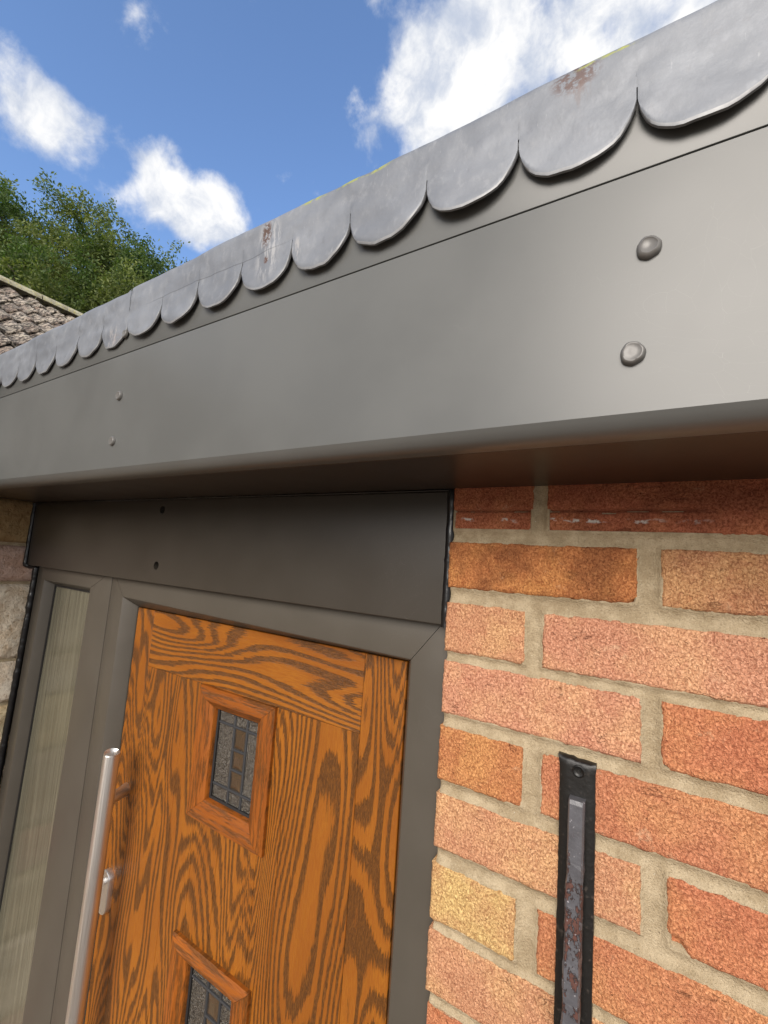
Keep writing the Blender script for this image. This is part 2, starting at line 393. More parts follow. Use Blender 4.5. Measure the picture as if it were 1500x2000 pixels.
def mitre(outer, inner, prof, name, m, parent, which=(0, 1, 2, 3), gap=.0004, mats=None, lab=None):
    """frame members between two quads (x,z)x4 (TL,TR,BR,BL); prof = [(t,y)...]; each member its own mesh"""
    res = []
    for i in which:
        A0, B0 = Vector(outer[i]), Vector(outer[(i+1) % 4]); A1, B1 = Vector(inner[i]), Vector(inner[(i+1) % 4])
        v = []; n = len(prof)
        d = (B0-A0).normalized()
        for (P0, P1, s) in ((A0, A1, 1), (B0, B1, -1)):
            for t_, y in prof:
                q = P0*(1-t_)+P1*t_+d*gap*s
                v.append((q.x, y, q.y))
        f = [(k, (k+1) % n, (k+1) % n+n, k+n) for k in range(n)]
        f += [tuple(range(n))[::-1], tuple(range(n, 2*n))]
        me = mesh(v, f); bm = bmesh.new(); bm.from_mesh(me)
        me = bm_mesh(bm)
        mm = mats[i] if mats else m
        res.append(link(name if isinstance(name, str) else name[i], me, mm, parent))
    return res

# ------------------------------------------------------------------ ground
g = struct(link('ground', box(-60, 60, -60, 60, -2.5, -2.2), 'ground'))

# ------------------------------------------------------------------ red brick wall
wall = thing('brick_wall', 'red and orange brick wall with sandy mortar to the right of the door', 'brick wall', (0, .05, -2.2))
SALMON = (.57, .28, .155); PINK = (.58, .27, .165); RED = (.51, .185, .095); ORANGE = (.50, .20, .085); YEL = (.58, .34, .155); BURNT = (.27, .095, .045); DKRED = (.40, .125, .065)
crs = {0: (-.0015, -.064), 1: (-.0805, -.1395), 2: (-.1585, -.220), 3: (-.232, -.2955), 4: (-.3115, -.375), 5: (-.391, -.4525), 6: (-.470, -.533), 7: (-.5445, -.611)}
for k in range(8, 28): crs[k] = (-.6225-.078*(k-8), -.6845-.078*(k-8))
XE = {0: [(.002, .1045), (.121, .338)], 1: [(-.001, .2135), (.2345, .449)], 2: [(-.001, .100), (.1195, .335)], 3: [(-.001, .217), (.2345, .449)],
      4: [(-.002, .1010), (.1215, .336)], 5: [(-.002, .2165), (.2385, .452)], 6: [(-.003, .0985), (.1215, .336)], 7: [(-.003, .216), (.234, .449)]}
CC = {(0, 0): (DKRED, .85), (0, 1): (DKRED, .7), (1, 0): ((.50, .19, .070), .55), (1, 1): ((.50, .23, .12), .80), (2, 0): (SALMON, 1), (2, 1): (PINK, 1),  # top course dark red also carries shade from the soffit in its colour
      (3, 0): (PINK, 1), (3, 1): (RED, 1), (4, 0): (ORANGE, 1), (4, 1): ((.51, .20, .105), 1), (5, 0): (SALMON, 1), (5, 1): (RED, 1),
      (6, 0): (YEL, 1), (6, 1): ((.51, .20, .10), 1), (7, 0): (SALMON, .95), (7, 1): (RED, 1)}
CHIP = {(5, 1): [(.2385, -.4525, .020)], (1, 0): [(.2135, -.1395, .009)], (3, 1): [(.2345, -.2955, .006)], (0, 1): [(.20, -.0645, .006)], (2, 0): [(.1, -.22, .004)]}
BL_ = {(6, 0): 'pale yellow half brick beside the door frame', (5, 1): 'orange red brick with a broken lower left corner',
       (0, 1): 'dark red cracked brick with white lime marks under the soffit', (1, 0): 'brown scorched brick beside the header panel'}
def brick_mesh(x0, x1, z0, z1, step, seed, chips=(), split=None):
    nx = max(3, int((x1-x0)/step)+1); nz = max(3, int((z1-z0)/step)+1)
    P = []
    dead = .0022
    for j in range(nz):
        for i in range(nx):
            u = i/(nx-1); w = j/(nz-1)
            x = x0+(x1-x0)*u; z = z0+(z1-z0)*w
            e = min(u*(x1-x0), (1-u)*(x1-x0), w*(z1-z0), (1-w)*(z1-z0))
            q = Vector((x*1.0, seed*3.1, z))
            y = 0.
            if step < .006:
                y += -.0006*mn.fractal(q*230, 1., 2., 3) - .0009*mn.noise(q*38) - .0006*mn.noise(q*120)
            r = .0024
            if e < r: y += r*.75*(1-math.sqrt(max(0, 1-((r-e)/r)**2)))
            # ragged outline
            nn = mn.noise(Vector((x*70, seed, z*70)))*.0012+mn.noise(Vector((x*230, seed+5, z*230)))*.0008
            if i in (0, nx-1): x += nn
            if j in (0, nz-1): z += nn
            if split is not None:
                sz = split[0]+.0012*mn.noise(Vector((x*30, 2, 1)))
                fade = min(1, max(0, (split[1]-x)/.03))
                if z < sz: y += .0045*fade*(1 if z > sz-.02 else 1)
                if abs(z-sz) < .0018: y += .010*fade
            for cx, cz, cr in chips:
                d = math.hypot((x-cx), (z-cz)*1.3)+.35*cr*mn.noise(Vector((x*60, 1, z*60)))
                if d < cr: y += .010*min(1, (cr-d)/cr*2.5)
            P.append((x, y, z))
    n0 = len(P); f = []
    for j in range(nz-1):
        for i in range(nx-1):
            a = j*nx+i; f.append((a, a+1, a+nx+1, a+nx))
    ring = [i for i in range(nx)]+[j*nx+nx-1 for j in range(1, nz)]+[(nz-1)*nx+i for i in range(nx-2, -1, -1)]+[j*nx for j in range(nz-2, 0, -1)]
    bk = []
    for r_ in ring: bk.append(len(P)); P.append((P[r_][0], .10, P[r_][2]))
    L = len(ring)
    for k in range(L): f.append((ring[(k+1) % L], ring[k], bk[k], bk[(k+1) % L]))
    f.append(tuple(bk[::-1]))
    me = mesh(P, f)
    return me
rects = []
for k, (zt, zb) in crs.items():
    if zb < -2.19: break
    if k in XE: ed = list(XE[k])
    else:
        ed = [(0, .1)] if k % 2 == 0 else [(0, .215)]
        ed = [(a+.002*rnd.uniform(-1, 1), b) for a, b in ed]
    while ed[-1][1] < 1.05: ed.append((ed[-1][1]+.019, ed[-1][1]+.019+.2155))
    for i, (a, b) in enumerate(ed):
        rects.append((a, b, zb, zt))
        near = a < .36 and k < 8
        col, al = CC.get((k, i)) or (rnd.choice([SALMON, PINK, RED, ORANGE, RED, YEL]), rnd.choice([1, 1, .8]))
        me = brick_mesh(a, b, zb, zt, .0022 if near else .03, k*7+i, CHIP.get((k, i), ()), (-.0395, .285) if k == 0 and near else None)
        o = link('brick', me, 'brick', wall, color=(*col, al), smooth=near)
        if (k, i) in BL_: o['label'] = BL_[(k, i)]
# mortar: tooled joints, modelled as a height field between the bricks
def mortar_sheet(x0, x1, z0, z1, step):
    xs = np.arange(x0, x1+step/2, step); zs = np.arange(z0, z1+step/2, step)
    X, Z = np.meshgrid(xs, zs)
    D = np.full(X.shape, 1.)
    for a, b, c, d in rects:
        if b < x0-.05 or a > x1+.05 or d < z0-.05 or c > z1+.05: continue
        dx = np.maximum(np.maximum(a-X, X-b), 0); dz = np.maximum(np.maximum(c-Z, Z-d), 0)
        ins = np.minimum(np.minimum(X-a, b-X), np.minimum(Z-c, d-Z))
        D = np.minimum(D, np.where(ins > 0, -ins, np.hypot(dx, dz)))
    hw = .009
    t = np.clip((hw-D)/hw, 0, 1)
    Y = .0055-.0040*t**2.2
    Y = np.where(D < -.003, .016, Y)
    Y = Y+np.where(X < .004, .004*np.clip((.004-X)/.006, 0, 1), 0)
    P = []
    for (x, y, z) in zip(X.ravel(), Y.ravel(), Z.ravel()):
        q = Vector((x, 0, z))
        P.append((x, y+.0006*mn.noise(q*90)+.0004*mn.noise(q*260)+.0010*mn.noise(q*22), z))
    return grid_mesh(P, len(xs), len(zs))
o = link('mortar', mortar_sheet(.001, .37, -.72, .002, .0021), 'mortar', wall, smooth=True)
o = link('mortar', box(.001, 1.05, .0125, .10, -2.2, .0), 'mortar', wall)
o = link('mortar', box(.371, 1.05, .0045, .012, -2.2, .0), 'mortar', wall)
o = link('mortar', box(.001, .3709, .0045, .012, -2.2, -.7205), 'mortar', wall)
link('inner_leaf', box(.004, 1.2, .1004, .28, -2.2, .18), 'room', wall)

# ------------------------------------------------------------------ neighbouring wing: stone wall and tiled roof
wing = thing('house_wing', 'projecting bungalow wing with cream and pink stone wall and weathered tiled roof', 'house', (-3, -1.5, -2.2))
SX = -1.318
swall = link('stone_wall', box(SX-.07, SX-.002, -4.0, .30, -2.2, -.004), 'mortar', wing)
zc = -.004; k = 0
STC = [(.36, .25, .12), (.56, .40, .33), (.80, .71, .57), (.78, .69, .56), (.76, .64, .42), (.55, .45, .35), (.58, .40, .33), (.6, .5, .36)]
heights = [.125, .100, .205, .112, .150, .205, .11, .16, .2, .11, .21, .13, .18, .13]
for hgt in heights:
    z1 = zc; z0 = max(zc-hgt, -2.2); y = .30
    first = True
    while y > -4.0:
        ln = rnd.uniform(.25, .50)
        if first: ln = .62+.1*rnd.random()
        ya = y; yb = y-ln
        det = first
        step = .008 if det else .05
        ny = max(3, int(ln/step)+1); nz = max(3, int((z1-z0)/step)+1)
        P = []
        for j in range(nz):
            for i in range(ny):
                yy = yb+(ya-yb)*i/(ny-1); zz = z0+(z1-z0)*j/(nz-1)
                e = min(yy-yb, ya-yy, zz-z0, z1-zz)
                q = Vector((1, yy, zz))
                x = SX+.010*min(1, e/.012)+.006*mn.noise(q*14)*min(1, e/.01)+(.0035*mn.fractal(q*60, 1, 2, 3) if det else 0)
                if j in (0, nz-1): zz += .0028*mn.noise(q*22+Vector((k, 0, 0)))
                P.append((x, yy, zz))
        L = len(P); f = []
        for j in range(nz-1):
            for i in range(ny-1):
                a = j*ny+i; f.append((a, a+1, a+ny+1, a+ny))
        ring = [i for i in range(ny)]+[j*ny+ny-1 for j in range(1, nz)]+[(nz-1)*ny+i for i in range(ny-2, -1, -1)]+[j*ny for j in range(nz-2, 0, -1)]
        bk = []
        for r_ in ring: bk.append(len(P)); P.append((SX-.06, P[r_][1], P[r_][2]))
        for q_ in range(len(ring)): f.append((ring[(q_+1) % len(ring)], ring[q_], bk[q_], bk[(q_+1) % len(ring)]))
        f.append(tuple(bk[::-1]))
        col = STC[k] if first and k < len(STC) else rnd.choice(STC[1:])
        link('stone', mesh(P, f), 'stone', swall, color=(*col, 1), smooth=det)
        y = yb-.008; first = False
    zc = z0-.009; k += 1
    if zc < -2.18: break
link('wall', box(-7.2, SX-.071, -4.0, 6., -2.2, .10), 'room', wing)
# tiled slope: eave (x=-1.16,z=.02) to ridge (x=-4.3,z=1.92)
RX, RZ = -4.30, 1.905; EX, EZ = -1.13, .045
sl = Vector((RX-EX, 0, RZ-EZ)); SLN = sl.length; su = sl.normalized(); up = Vector((-su.z, 0, su.x)); 
if up.z < 0: up = -up
def tile_mesh(seed):
    w, ln = .298, .31; n = 16; P = []; r = random.Random(seed)
    for s_, th in ((0, 0.), (.02, .0), (ln, -.012)):
        for i in range(n+1):
            y = w*i/n
            ht = .050*(.5-.5*math.cos(4*math.pi*i/n))**1.4
            e = .006*math.sin(seed*3+i*1.7)*(1 if s_ < .03 else 0)
            P.append(((s_+e), y, ht+th+.012+(.006*r.uniform(-1, 1) if s_ < .01 else 0)))
    m1 = len(P)
    P2 = [(a, b, c-.016) for a, b, c in P]
    V = P+P2; f = []
    for j in range(2):
        for i in range(n):
            a = j*(n+1)+i; f.append((a, a+1, a+n+2, a+n+1)); f.append((a+m1, a+n+1+m1, a+n+2+m1, a+1+m1))
    for i in range(n): f.append((i, i+m1, i+1+m1, i+1)); b = 2*(n+1)+i; f.append((b, b+1, b+1+m1, b+m1))
    for j in range(2):
        a = j*(n+1); f.append((a, a+n+1, a+n+1+m1, a+m1)); a += n; f.append((a, a+m1, a+n+1+m1, a+n+1))
    me = mesh(V, f); bm = bmesh.new(); bm.from_mesh(me); me = bm_mesh(bm)
    me.materials.append(MT['tile']); me.polygons.foreach_set('use_smooth', [True]*len(me.polygons)); return me
roof = link('roof', mesh([(EX, -4.1, EZ-.03), (EX, 6.1, EZ-.03), (RX, 6.1, RZ-.03), (RX, -4.1, RZ-.03), (2*RX-EX, -4.1, EZ-.03), (2*RX-EX, 6.1, EZ-.03)],
                          [(0, 1, 2, 3), (3, 2, 5, 4), (0, 3, 4), (1, 5, 2), (0, 4, 5, 1)]), 'tile', wing)
tms = [tile_mesh(s_) for s_ in range(4)]
rot = Matrix(((su.x, 0, up.x), (0, 1, 0), (su.z, 0, up.z))).to_4x4()
nrow = int(SLN/.235)
for r_ in range(nrow+1):
    for c_ in range(18):
        s0 = -.02+r_*.235
        if s0+.31 > SLN+.03: s0 = SLN-.295
        y0 = -2.3+c_*.30+(.15 if r_ % 2 else 0)
        ps = Vector((EX, y0+rnd.uniform(-.006, .006), EZ))+su*s0+up*(-.02)
        tilt = Matrix.Rotation(math.radians(rnd.uniform(1.2, 2.6)), 4, 'Y')
        o = bpy.data.objects.new('roof_tile', tms[rnd.randrange(4)]); COL.objects.link(o)
        o.parent = roof; o.matrix_parent_inverse = roof.matrix_world.inverted()
        o.matrix_parent_inverse = Matrix.Translation(-wing.location)@Matrix.Identity(4)
        o.matrix_parent_inverse = Matrix.Identity(4)
        o.matrix_local = Matrix.Translation(ps)@rot@Matrix.Rotation(math.radians(rnd.uniform(-.6, .6)), 4, 'X')@tilt
def ridge_mesh():
    P = []; n = 10
    for y in (0, .44):
        for i in range(n+1):
            a = math.pi*i/n; P.append((math.cos(a)*.11, y, math.sin(a)*.075-.045))
    for y in (0, .44):
        for i in range(n+1):
            a = math.pi*i/n; P.append((math.cos(a)*.09, y, math.sin(a)*.055-.045))
    f = []; q = n+1
    for i in range(n):
        f += [(i, i+1, q+i+1, q+i), (2*q+i, 3*q+i, 3*q+i+1, 2*q+i+1), (i, 2*q+i, 2*q+i+1, i+1), (q+i, q+i+1, 3*q+i+1, 3*q+i)]
    me = mesh(P, f); bm = bmesh.new(); bm.from_mesh(me); me = bm_mesh(bm); me.materials.append(MT['ridge']); return me
rm = ridge_mesh()
for c_ in range(14):
    o = bpy.data.objects.new('ridge_tile', rm); COL.objects.link(o); o.parent = roof
    o.matrix_parent_inverse = Matrix.Identity(4)
    o.location = (RX, -2.3+c_*.45, RZ+.04+rnd.uniform(-.004, .004))
    o.rotation_euler = (math.radians(rnd.uniform(-.5, .5)), 0, 0)
# gutter along the eave of the wing
link('gutter', (lambda: (lambda P: mesh(P, [(i, i+1, i+10, i+9) for i in range(8)]))([(EX+.05+.05*math.cos(math.pi+math.pi*i/8), y, EZ-.05+.05*math.sin(math.pi+math.pi*i/8)) for y in (-4.1, -.22) for i in range(9)]))(), 'gutter', wing)

# ------------------------------------------------------------------ porch roof: fascia, trim, soffit, deck, screw caps
X0, X1 = -1.300, 1.15
porch = thing('porch_roof', 'flat porch roof edge with broad grey fascia board and dark soffit', 'porch roof', (0, -.05, .0))
ZB = -.0095
prof = [(-.193, .1905), (-.193, .0035), (-.1912, .0005), (-.1875, -.0045), (-.1820, -.0080), (-.1760, ZB)]
prof += [(-.166, ZB), (-.166, ZB+.006), (-.180, ZB+.010), (-.180, .1905)]
def soft(me, ang=40):
    me.polygons.foreach_set('use_smooth', [True]*len(me.polygons))
    bm = bmesh.new(); bm.from_mesh(me)
    for e in bm.edges:
        if len(e.link_faces) == 2 and e.calc_face_angle(0) > math.radians(ang): e.smooth = False
    bm.to_mesh(me); bm.free(); return me
link('fascia_board', soft(extrude_x(prof, X0, X1), 22), 'fascia', porch)
link('trim_board', soft(box(X0, X1, -.1905, -.182, .1945, .298, .0008)), 'fascia', porch)
link('dark_seam_strip', box(X0, X1, -.1850, -.1815, .1895, .1955), 'gasket', porch)  # black strip set back to paint the shade in the open seam
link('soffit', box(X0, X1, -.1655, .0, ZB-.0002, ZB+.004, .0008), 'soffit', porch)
link('roof_deck', box(X0, X1, -.1795, 2.4, .20, .2975), 'deck', porch)
def cap(x, z, r, kind, tilt=0.):
    bm = bmesh.new(); n = 28; prof_ = {0: [(1.04, 0), (1.02, -.25), (.86, -.52), (.70, -.58), (.62, -.50)], 1: [(1.05, 0), (1., -.36), (.88, -.58), (.76, -.62), (.72, -.595), (.3, -.61)]}[kind]
    rings = []
    for (rr, yy) in prof_:
        rg = []
        for i in range(n):
            a = 2*math.pi*i/n; w = 1+.035*math.sin(a*3+x*9)+.02*math.sin(a*7)
            rg.append(bm.verts.new((x+r*rr*w*math.cos(a), -.1932+r*yy, z+r*rr*w*1.08*math.sin(a))))
        rings.append(rg)
    for a_, b_ in zip(rings, rings[1:]):
        for i in range(n): bm.faces.new((a_[i], a_[(i+1) % n], b_[(i+1) % n], b_[i]))
    bm.faces.new(rings[-1])
    me = soft(bm_mesh(bm), 50)
    o = link('screw_cap', me, 'cap', porch)
    if False:
        link('cap_lip', box(x-.0052, x+.006, -.1932-r*.60, -.1932-r*.45, z+.0028, z+.0056, .0008), 'cap', porch)
    return o
cap(.2255, .126, .0078, 0); cap(.2155, .0470, .0078, 1)
cap(-.4935, .120, .0068, 1); cap(-.495, .046, .0066, 1); cap(-.503, .226, .0060, 1)

# ------------------------------------------------------------------ lead flashing with scalloped edge
lead = thing('lead_flashing', 'grey lead flashing with scalloped lower edge dressed over the roof edge', 'lead flashing', (0, -.19, .30))
cusps = [-1.3, -1.205, -1.112, -1.019, -.929, -.843, -.755, -.666, -.578, -.494, -.400, -.3125, -.224, -.1355, -.0505, .041, .129, .218]
while cusps[-1] < 1.1: cusps.append(cusps[-1]+.0885)
def lead_sheet(c0, c1, dy, ext=0.):
    cols = []
    cs = [c for c in cusps if c0-1e-6 <= c <= c1+1e-6]
    for a, b in zip(cs, cs[1:]):
        h = .0450+.004*mn.noise(Vector((a*31, 4, 0))); sk = -.05+.22*mn.noise(Vector((a*17, 9, 0)))
        m_ = 22
        for i in range(m_+1):
            th = math.pi*i/m_
            u = -math.cos(th)
            uu = max(-1, min(1, u))
            dep = (max(0, 1-abs(uu)**2.3))**.47
            # hand-cut facets
            dep = dep*(1+.05*mn.noise(Vector((a*40+i*.45, 1, 0))))
            gapx = .0009 if abs(u) > .999 else 0
            x = (a+b)/2+(b-a)/2*(u+sk*(1-u*u))*(1-gapx/(b-a)*2)
            cols.append((x, .2545-h*dep+(.0 if 0 < i < m_ else 0), dep, a))
    nr = 26; P = []
    for (x, zb, dep, a) in cols:
        for j in range(nr):
            t_ = j/(nr-1)
            if j < 17:      # hanging face
                w = 0 if j == 0 else .028+(j-1)/15*.972
                z = zb+(.295-zb)*w
                y = -.1962+dy
                lift = (.0020+.0050*mn.noise(Vector((a*13, 0, 3))))*dep*(1-w)**2
                y -= lift
                q = Vector((x*9, 0, z*14)); y += -.0022*mn.noise(q)-.0016*mn.noise(q*4)*(1-.5*0)-.0007*mn.noise(q*11)*(1-abs(2*w-1))
                if j == 0: y += .0009
            else:           # rolled over the top edge and back across the roof
                k_ = (j-16)/(nr-17)
                ang = min(1, k_/.6)*math.pi/2
                y = -.1962+dy+.013*(1-math.cos(ang)); z = .295+.013*math.sin(ang)
                z += .0012*mn.noise(Vector((x*14, 3, 0)))
                if k_ > .6: y += (k_-.6)/.4*.12; z += .002*(k_-.6)
                q = Vector((x*9, 0, .295*14)); y += (-.0022*mn.noise(q)-.0016*mn.noise(q*4))*(1-k_)
            P.append((x, y, z))
    n = len(cols); f = []
    per = 23
    for i in range(n-1):
        same = (i % per) != per-1
        for j in range(nr-1):
            if not same and j < 2: continue
            a = i*nr+j; f.append((a, a+nr, a+nr+1, a+1))
    me = mesh(P, f)
    # give the sheet its thickness
    N0 = len(P); P2 = list(P)
    for k_, (x, y, z) in enumerate(P):
        j = k_ % nr; t_ = 0 if j < 17 else min(1, (j-16)/(nr-17)/.6)
        P2.append((x, y+.0023*math.cos(t_*math.pi/2), z-.0023*math.sin(t_*math.pi/2)))
    cnt = {}
    for q in f:
        for e in zip(q, q[1:]+q[:1]): cnt[tuple(sorted(e))] = cnt.get(tuple(sorted(e)), 0)+1
    F2 = list(f)+[tuple(i_+N0 for i_ in q[::-1]) for q in f]+[(e[0], e[1], e[1]+N0, e[0]+N0) for e, c_ in cnt.items() if c_ == 1]
    m0 = mesh(P2, F2); m0.materials.append(MT['lead']); m0.materials.append(MT['rim'])
    nrim = sum(1 for c_ in cnt.values() if c_ == 1)
    for q in m0.polygons[len(F2)-nrim:]: q.material_index = 1
    for q in m0.polygons[:len(f)]:
        if min(i_ % nr for i_ in q.vertices) == 0: q.material_index = 1
    bm = bmesh.new(); bm.from_mesh(m0); me2 = bm_mesh(bm)
    me2.materials.append(MT['lead']); me2.materials.append(MT['rim'])
    return soft(me2, 50)
link('lead_sheet', lead_sheet(cusps[0], -.494, .0006), 'lead', lead)
link('lead_sheet', lead_sheet(-.494, cusps[-1], -.0024), 'lead', lead)
# the right sheet laps over the left one with a crooked upright edge
P = []; nz_ = 22
for j in range(nz_):
    w = j/(nz_-1); z = .262+.048*w
    xo = -.4965-.003*mn.noise(Vector((z*60, 2, 0)))-.002*math.sin(w*3)
    if z > .295: y = -.1962-.0024+.013*(1-math.cos((z-.295)/.013*1.57 if z < .308 else 1.57)); z = min(z, .3085)
    else: y = -.1995
    P += [(xo, y-.0004, z), (-.492, y-.0008, z)]
me = mesh(P, [(2*j, 2*j+1, 2*j+3, 2*j+2) for j in range(nz_-1)]); bm = bmesh.new(); bm.from_mesh(me); 
link('lap_edge', bm_mesh(bm), 'lead', lead)

# ------------------------------------------------------------------ header panel above the door
hd = thing('header_panel', 'dark grey cladding panel between the soffit and the door frame', 'panel', (-.66, .02, -.19))
hp = [(-1.300, -.0117), (-.0085, -.0117), (-.0090, -.190), (-1.296, -.190)]
v = [(x, .006, z) for x, z in hp]+[(x, .020, z) for x, z in hp]
bm = bmesh.new(); vs = [bm.verts.new(q) for q in v]
for q in ((3, 2, 1, 0), (4, 5, 6, 7), (0, 1, 5, 4), (1, 2, 6, 5), (2, 3, 7, 6), (3, 0, 4, 7)): bm.faces.new([vs[i] for i in q])
bmesh.ops.recalc_face_normals(bm, faces=bm.faces)
bmesh.ops.bevel(bm, geom=bm.edges[:], offset=.0028, segments=3, profile=.6, affect='EDGES')
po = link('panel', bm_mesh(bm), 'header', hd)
for hx, hz in ((-.668, -.034), (-.665, -.153)):
    co = link('cutter', tube([(hx, -.02, hz), (hx, .04, hz)], .0088, 24))
    bo = po.modifiers.new('b', 'BOOLEAN'); bo.object = co; bo.operation = 'DIFFERENCE'; bo.solver = 'EXACT'
    bpy.context.view_layer.update(); dg = bpy.context.evaluated_depsgraph_get()
    nm = bpy.data.meshes.new_from_object(po.evaluated_get(dg)); po.modifiers.clear(); po.data = nm
    bpy.data.objects.remove(co)
soft(nm, 30)
for hx, hz in ((-.668, -.034), (-.665, -.153)):
    bm = bmesh.new(); r_ = bmesh.ops.create_cone(bm, cap_ends=True, segments=20, radius1=.0052, radius2=.0062, depth=.006)
    for vv in r_['verts']: vv.co = Vector((hx+.0005+vv.co.x, .018+vv.co.z, hz+vv.co.y))
    link('screw', bm_mesh(bm), 'iron', hd)
link('backing', box(-1.30, -.004, .0205, .03, -.186, -.010), 'hole', hd)
def blob_strip(path, w, name, parent, seed, y_w=.006, m='seal'):
    """uneven bead of sealant along a path of points"""
    pts = []; rad = []
    for (a, b) in zip(path, path[1:]):
        a, b = Vector(a), Vector(b); n = max(2, int((b-a).length/.004))
        for i in range(n): pts.append(a.lerp(b, i/n))
    pts.append(Vector(path[-1]))
    for i, q in enumerate(pts):
        rad.append(w*(1+.30*mn.noise(Vector((i*.17, seed, 0)))+.10*mn.noise(Vector((i*.8, seed, 4)))))
        pts[i] = q+Vector((.0012*mn.noise(Vector((i*.5, seed+8, 0))), 0, 0))
    o = link(name, soft(tube(pts, rad, 10), 80), m, parent); return o
blob_strip([(-.0040, .0085, -.011), (-.0040, .0085, -.075), (-.0045, .0085, -.13), (-.0050, .0085, -.192)], .0062, 'sealant', hd, 1)
blob_strip([(-1.306, .0060, -.012), (-1.305, .0055, -.12), (-1.303, .0045, -.190), (-1.298, .012, -.194), (-1.270, .020, -.196)], .0062, 'sealant', hd, 2)
blob_strip([(-1.30, .0050, -.0105), (-.7, .0050, -.0105), (-.004, .0050, -.0105)], .0016, 'sealant', hd, 6)

# ------------------------------------------------------------------ grey door frame with sidelight
fr = thing('door_frame', 'dark grey door frame with narrow reeded glass sidelight on its left', 'door frame', (-.65, .05, -2.2))
O = [(-.864, -.176), (-.004, -.176), (-.004, -2.16), (-.870, -2.16)]
Bv = [(-.810, -.2325), (-.060, -.2450), (-.066, -2.11), (-.815, -2.11)]
I = [(-.792, -.2535), (-.077, -.2535), (-.081, -2.10), (-.792, -2.10)]
# flat of the frame, then chamfer toward the leaf: two profiles lofted as one member
def frame_members(O, Bv, I, y0, y1, names, which):
    for i in which:
        j = (i+1) % 4
        A = [Vector(q[i]) for q in (O, Bv, I)]; Bq = [Vector(q[j]) for q in (O, Bv, I)]
        d = (Bq[0]-A[0]).normalized()*.0005
        sec = [(0, .09), (0, y0), (1, y0), (2, y1), (2, .09)]
        v = [( (A[k_]+d).x, y, (A[k_]+d).y) for k_, y in sec]+[((Bq[k_]-d).x, y, (Bq[k_]-d).y) for k_, y in sec]
        f = [(k_, (k_+1) % 5, (k_+1) % 5+5, k_+5) for k_ in range(5)]+[(4, 3, 2, 1, 0), (5, 6, 7, 8, 9)]
        me = mesh(v, f); bm = bmesh.new(); bm.from_mesh(me); bmesh.ops.recalc_face_normals(bm, faces=bm.faces)
        ed = [e for e in bm.edges if all(v_.index in (1, 2, 3, 6, 7, 8) for v_ in e.verts) and abs(v_idx(e)) == 5]
        bmesh.ops.bevel(bm, geom=ed, offset=.0016, segments=2, profile=.5, affect='EDGES')
        link(names[i], soft(bm_mesh(bm), 35), 'frame', fr)
def v_idx(e): return e.verts[0].index-e.verts[1].index
frame_members(O, Bv, I, .024, .052, ['frame_head', 'jamb', 'sill', 'jamb'], (0, 1, 2, 3))
O2 = [(-1.268, -.176), (-.8652, -.176), (-.905, -2.16), (-1.385, -2.16)]
B2 = [(-1.222, -.2260), (-.960, -.2260), (-1.020, -2.10), (-1.325, -2.10)]
I2 = [(-1.210, -.2380), (-.968, -.2380), (-1.028, -2.09), (-1.313, -2.09)]
O2 = [(-1.262, -.176), (-.8652, -.176), (-.8712, -2.16), (-1.335, -2.16)]
B2 = [(-1.219, -.2260), (-.961, -.2260), (-1.010, -2.10), (-1.300, -2.10)]
I2 = [(-1.206, -.2380), (-.969, -.2380), (-1.018, -2.09), (-1.288, -2.09)]
frame_members(O2, B2, I2, .0235, .046, ['frame_head', 'mullion', 'sill', 'jamb'], (0, 1, 2, 3))
gk = mitre(I2, [(-1.200, -.243), (-.973, -.243), (-1.022, -2.085), (-1.282, -2.085)], [(0, .046), (1, .046), (1, .06), (0, .06)], 'gasket', 'gasket', fr)
gp = link('sidelight_glass', mesh([(x, .0485, z) for x, z in [(-1.204, -.240), (-.970, -.240), (-1.020, -2.087), (-1.285, -2.087)]]+[(x, .054, z) for x, z in [(-1.204, -.240), (-.970, -.240), (-1.020, -2.087), (-1.285, -2.087)]],
     [(3, 2, 1, 0), (4, 5, 6, 7), (0, 1, 5, 4), (1, 2, 6, 5), (2, 3, 7, 6), (3, 0, 4, 7)]), 'reeded', fr)
link('joint', box(-.866, -.8645, .030, .09, -2.16, -.18), 'gasket', fr)
blob_strip([(-1.272, .021, -.196), (-1.276, .020, -.35), (-1.290, .019, -.60), (-1.300, .017, -.85), (-1.308, .017, -1.3), (-1.316, .017, -1.8)], .0085, 'sealant', fr, 3)
link('packer', mesh([(-1.325, .034, -.19), (-1.25, .034, -.19), (-1.30, .034, -2.15), (-1.36, .034, -2.15)], [(0, 1, 2, 3)]), 'hole', fr)

# ------------------------------------------------------------------ oak front door
door = thing('front_door', 'golden oak woodgrain front door with small leaded windows and steel bar handle', 'door', (-.435, .07, -2.10))
YD = .052
DX0, DX1, DZ0, DZ1 = -.789, -.080, -2.095, -.2555
xs0, xs1 = -.724, -.1545; zr = -.3755
def leaf_piece(name, x0, x1, z0, z1, m, holes=None):
    return link(name, box(x0+.0003, x1-.0003, YD, YD+.038, z0+.0002, z1-.0002, .0008, 1), m, door)
leaf_piece('stile', DX0, xs0, DZ0, DZ1, 'oaks'); leaf_piece('stile', xs1, DX1, DZ0, DZ1, 'oaks')
leaf_piece('top_rail', xs0, xs1, zr, DZ1, 'oakh'); leaf_piece('bottom_rail', xs0, xs1, DZ0, DZ0+.18, 'oakh')
cz = [(-.375, -.6135), (-.8155, -1.054), (-1.256, -1.4945)]
wx0, wx1 = -.529, -.327
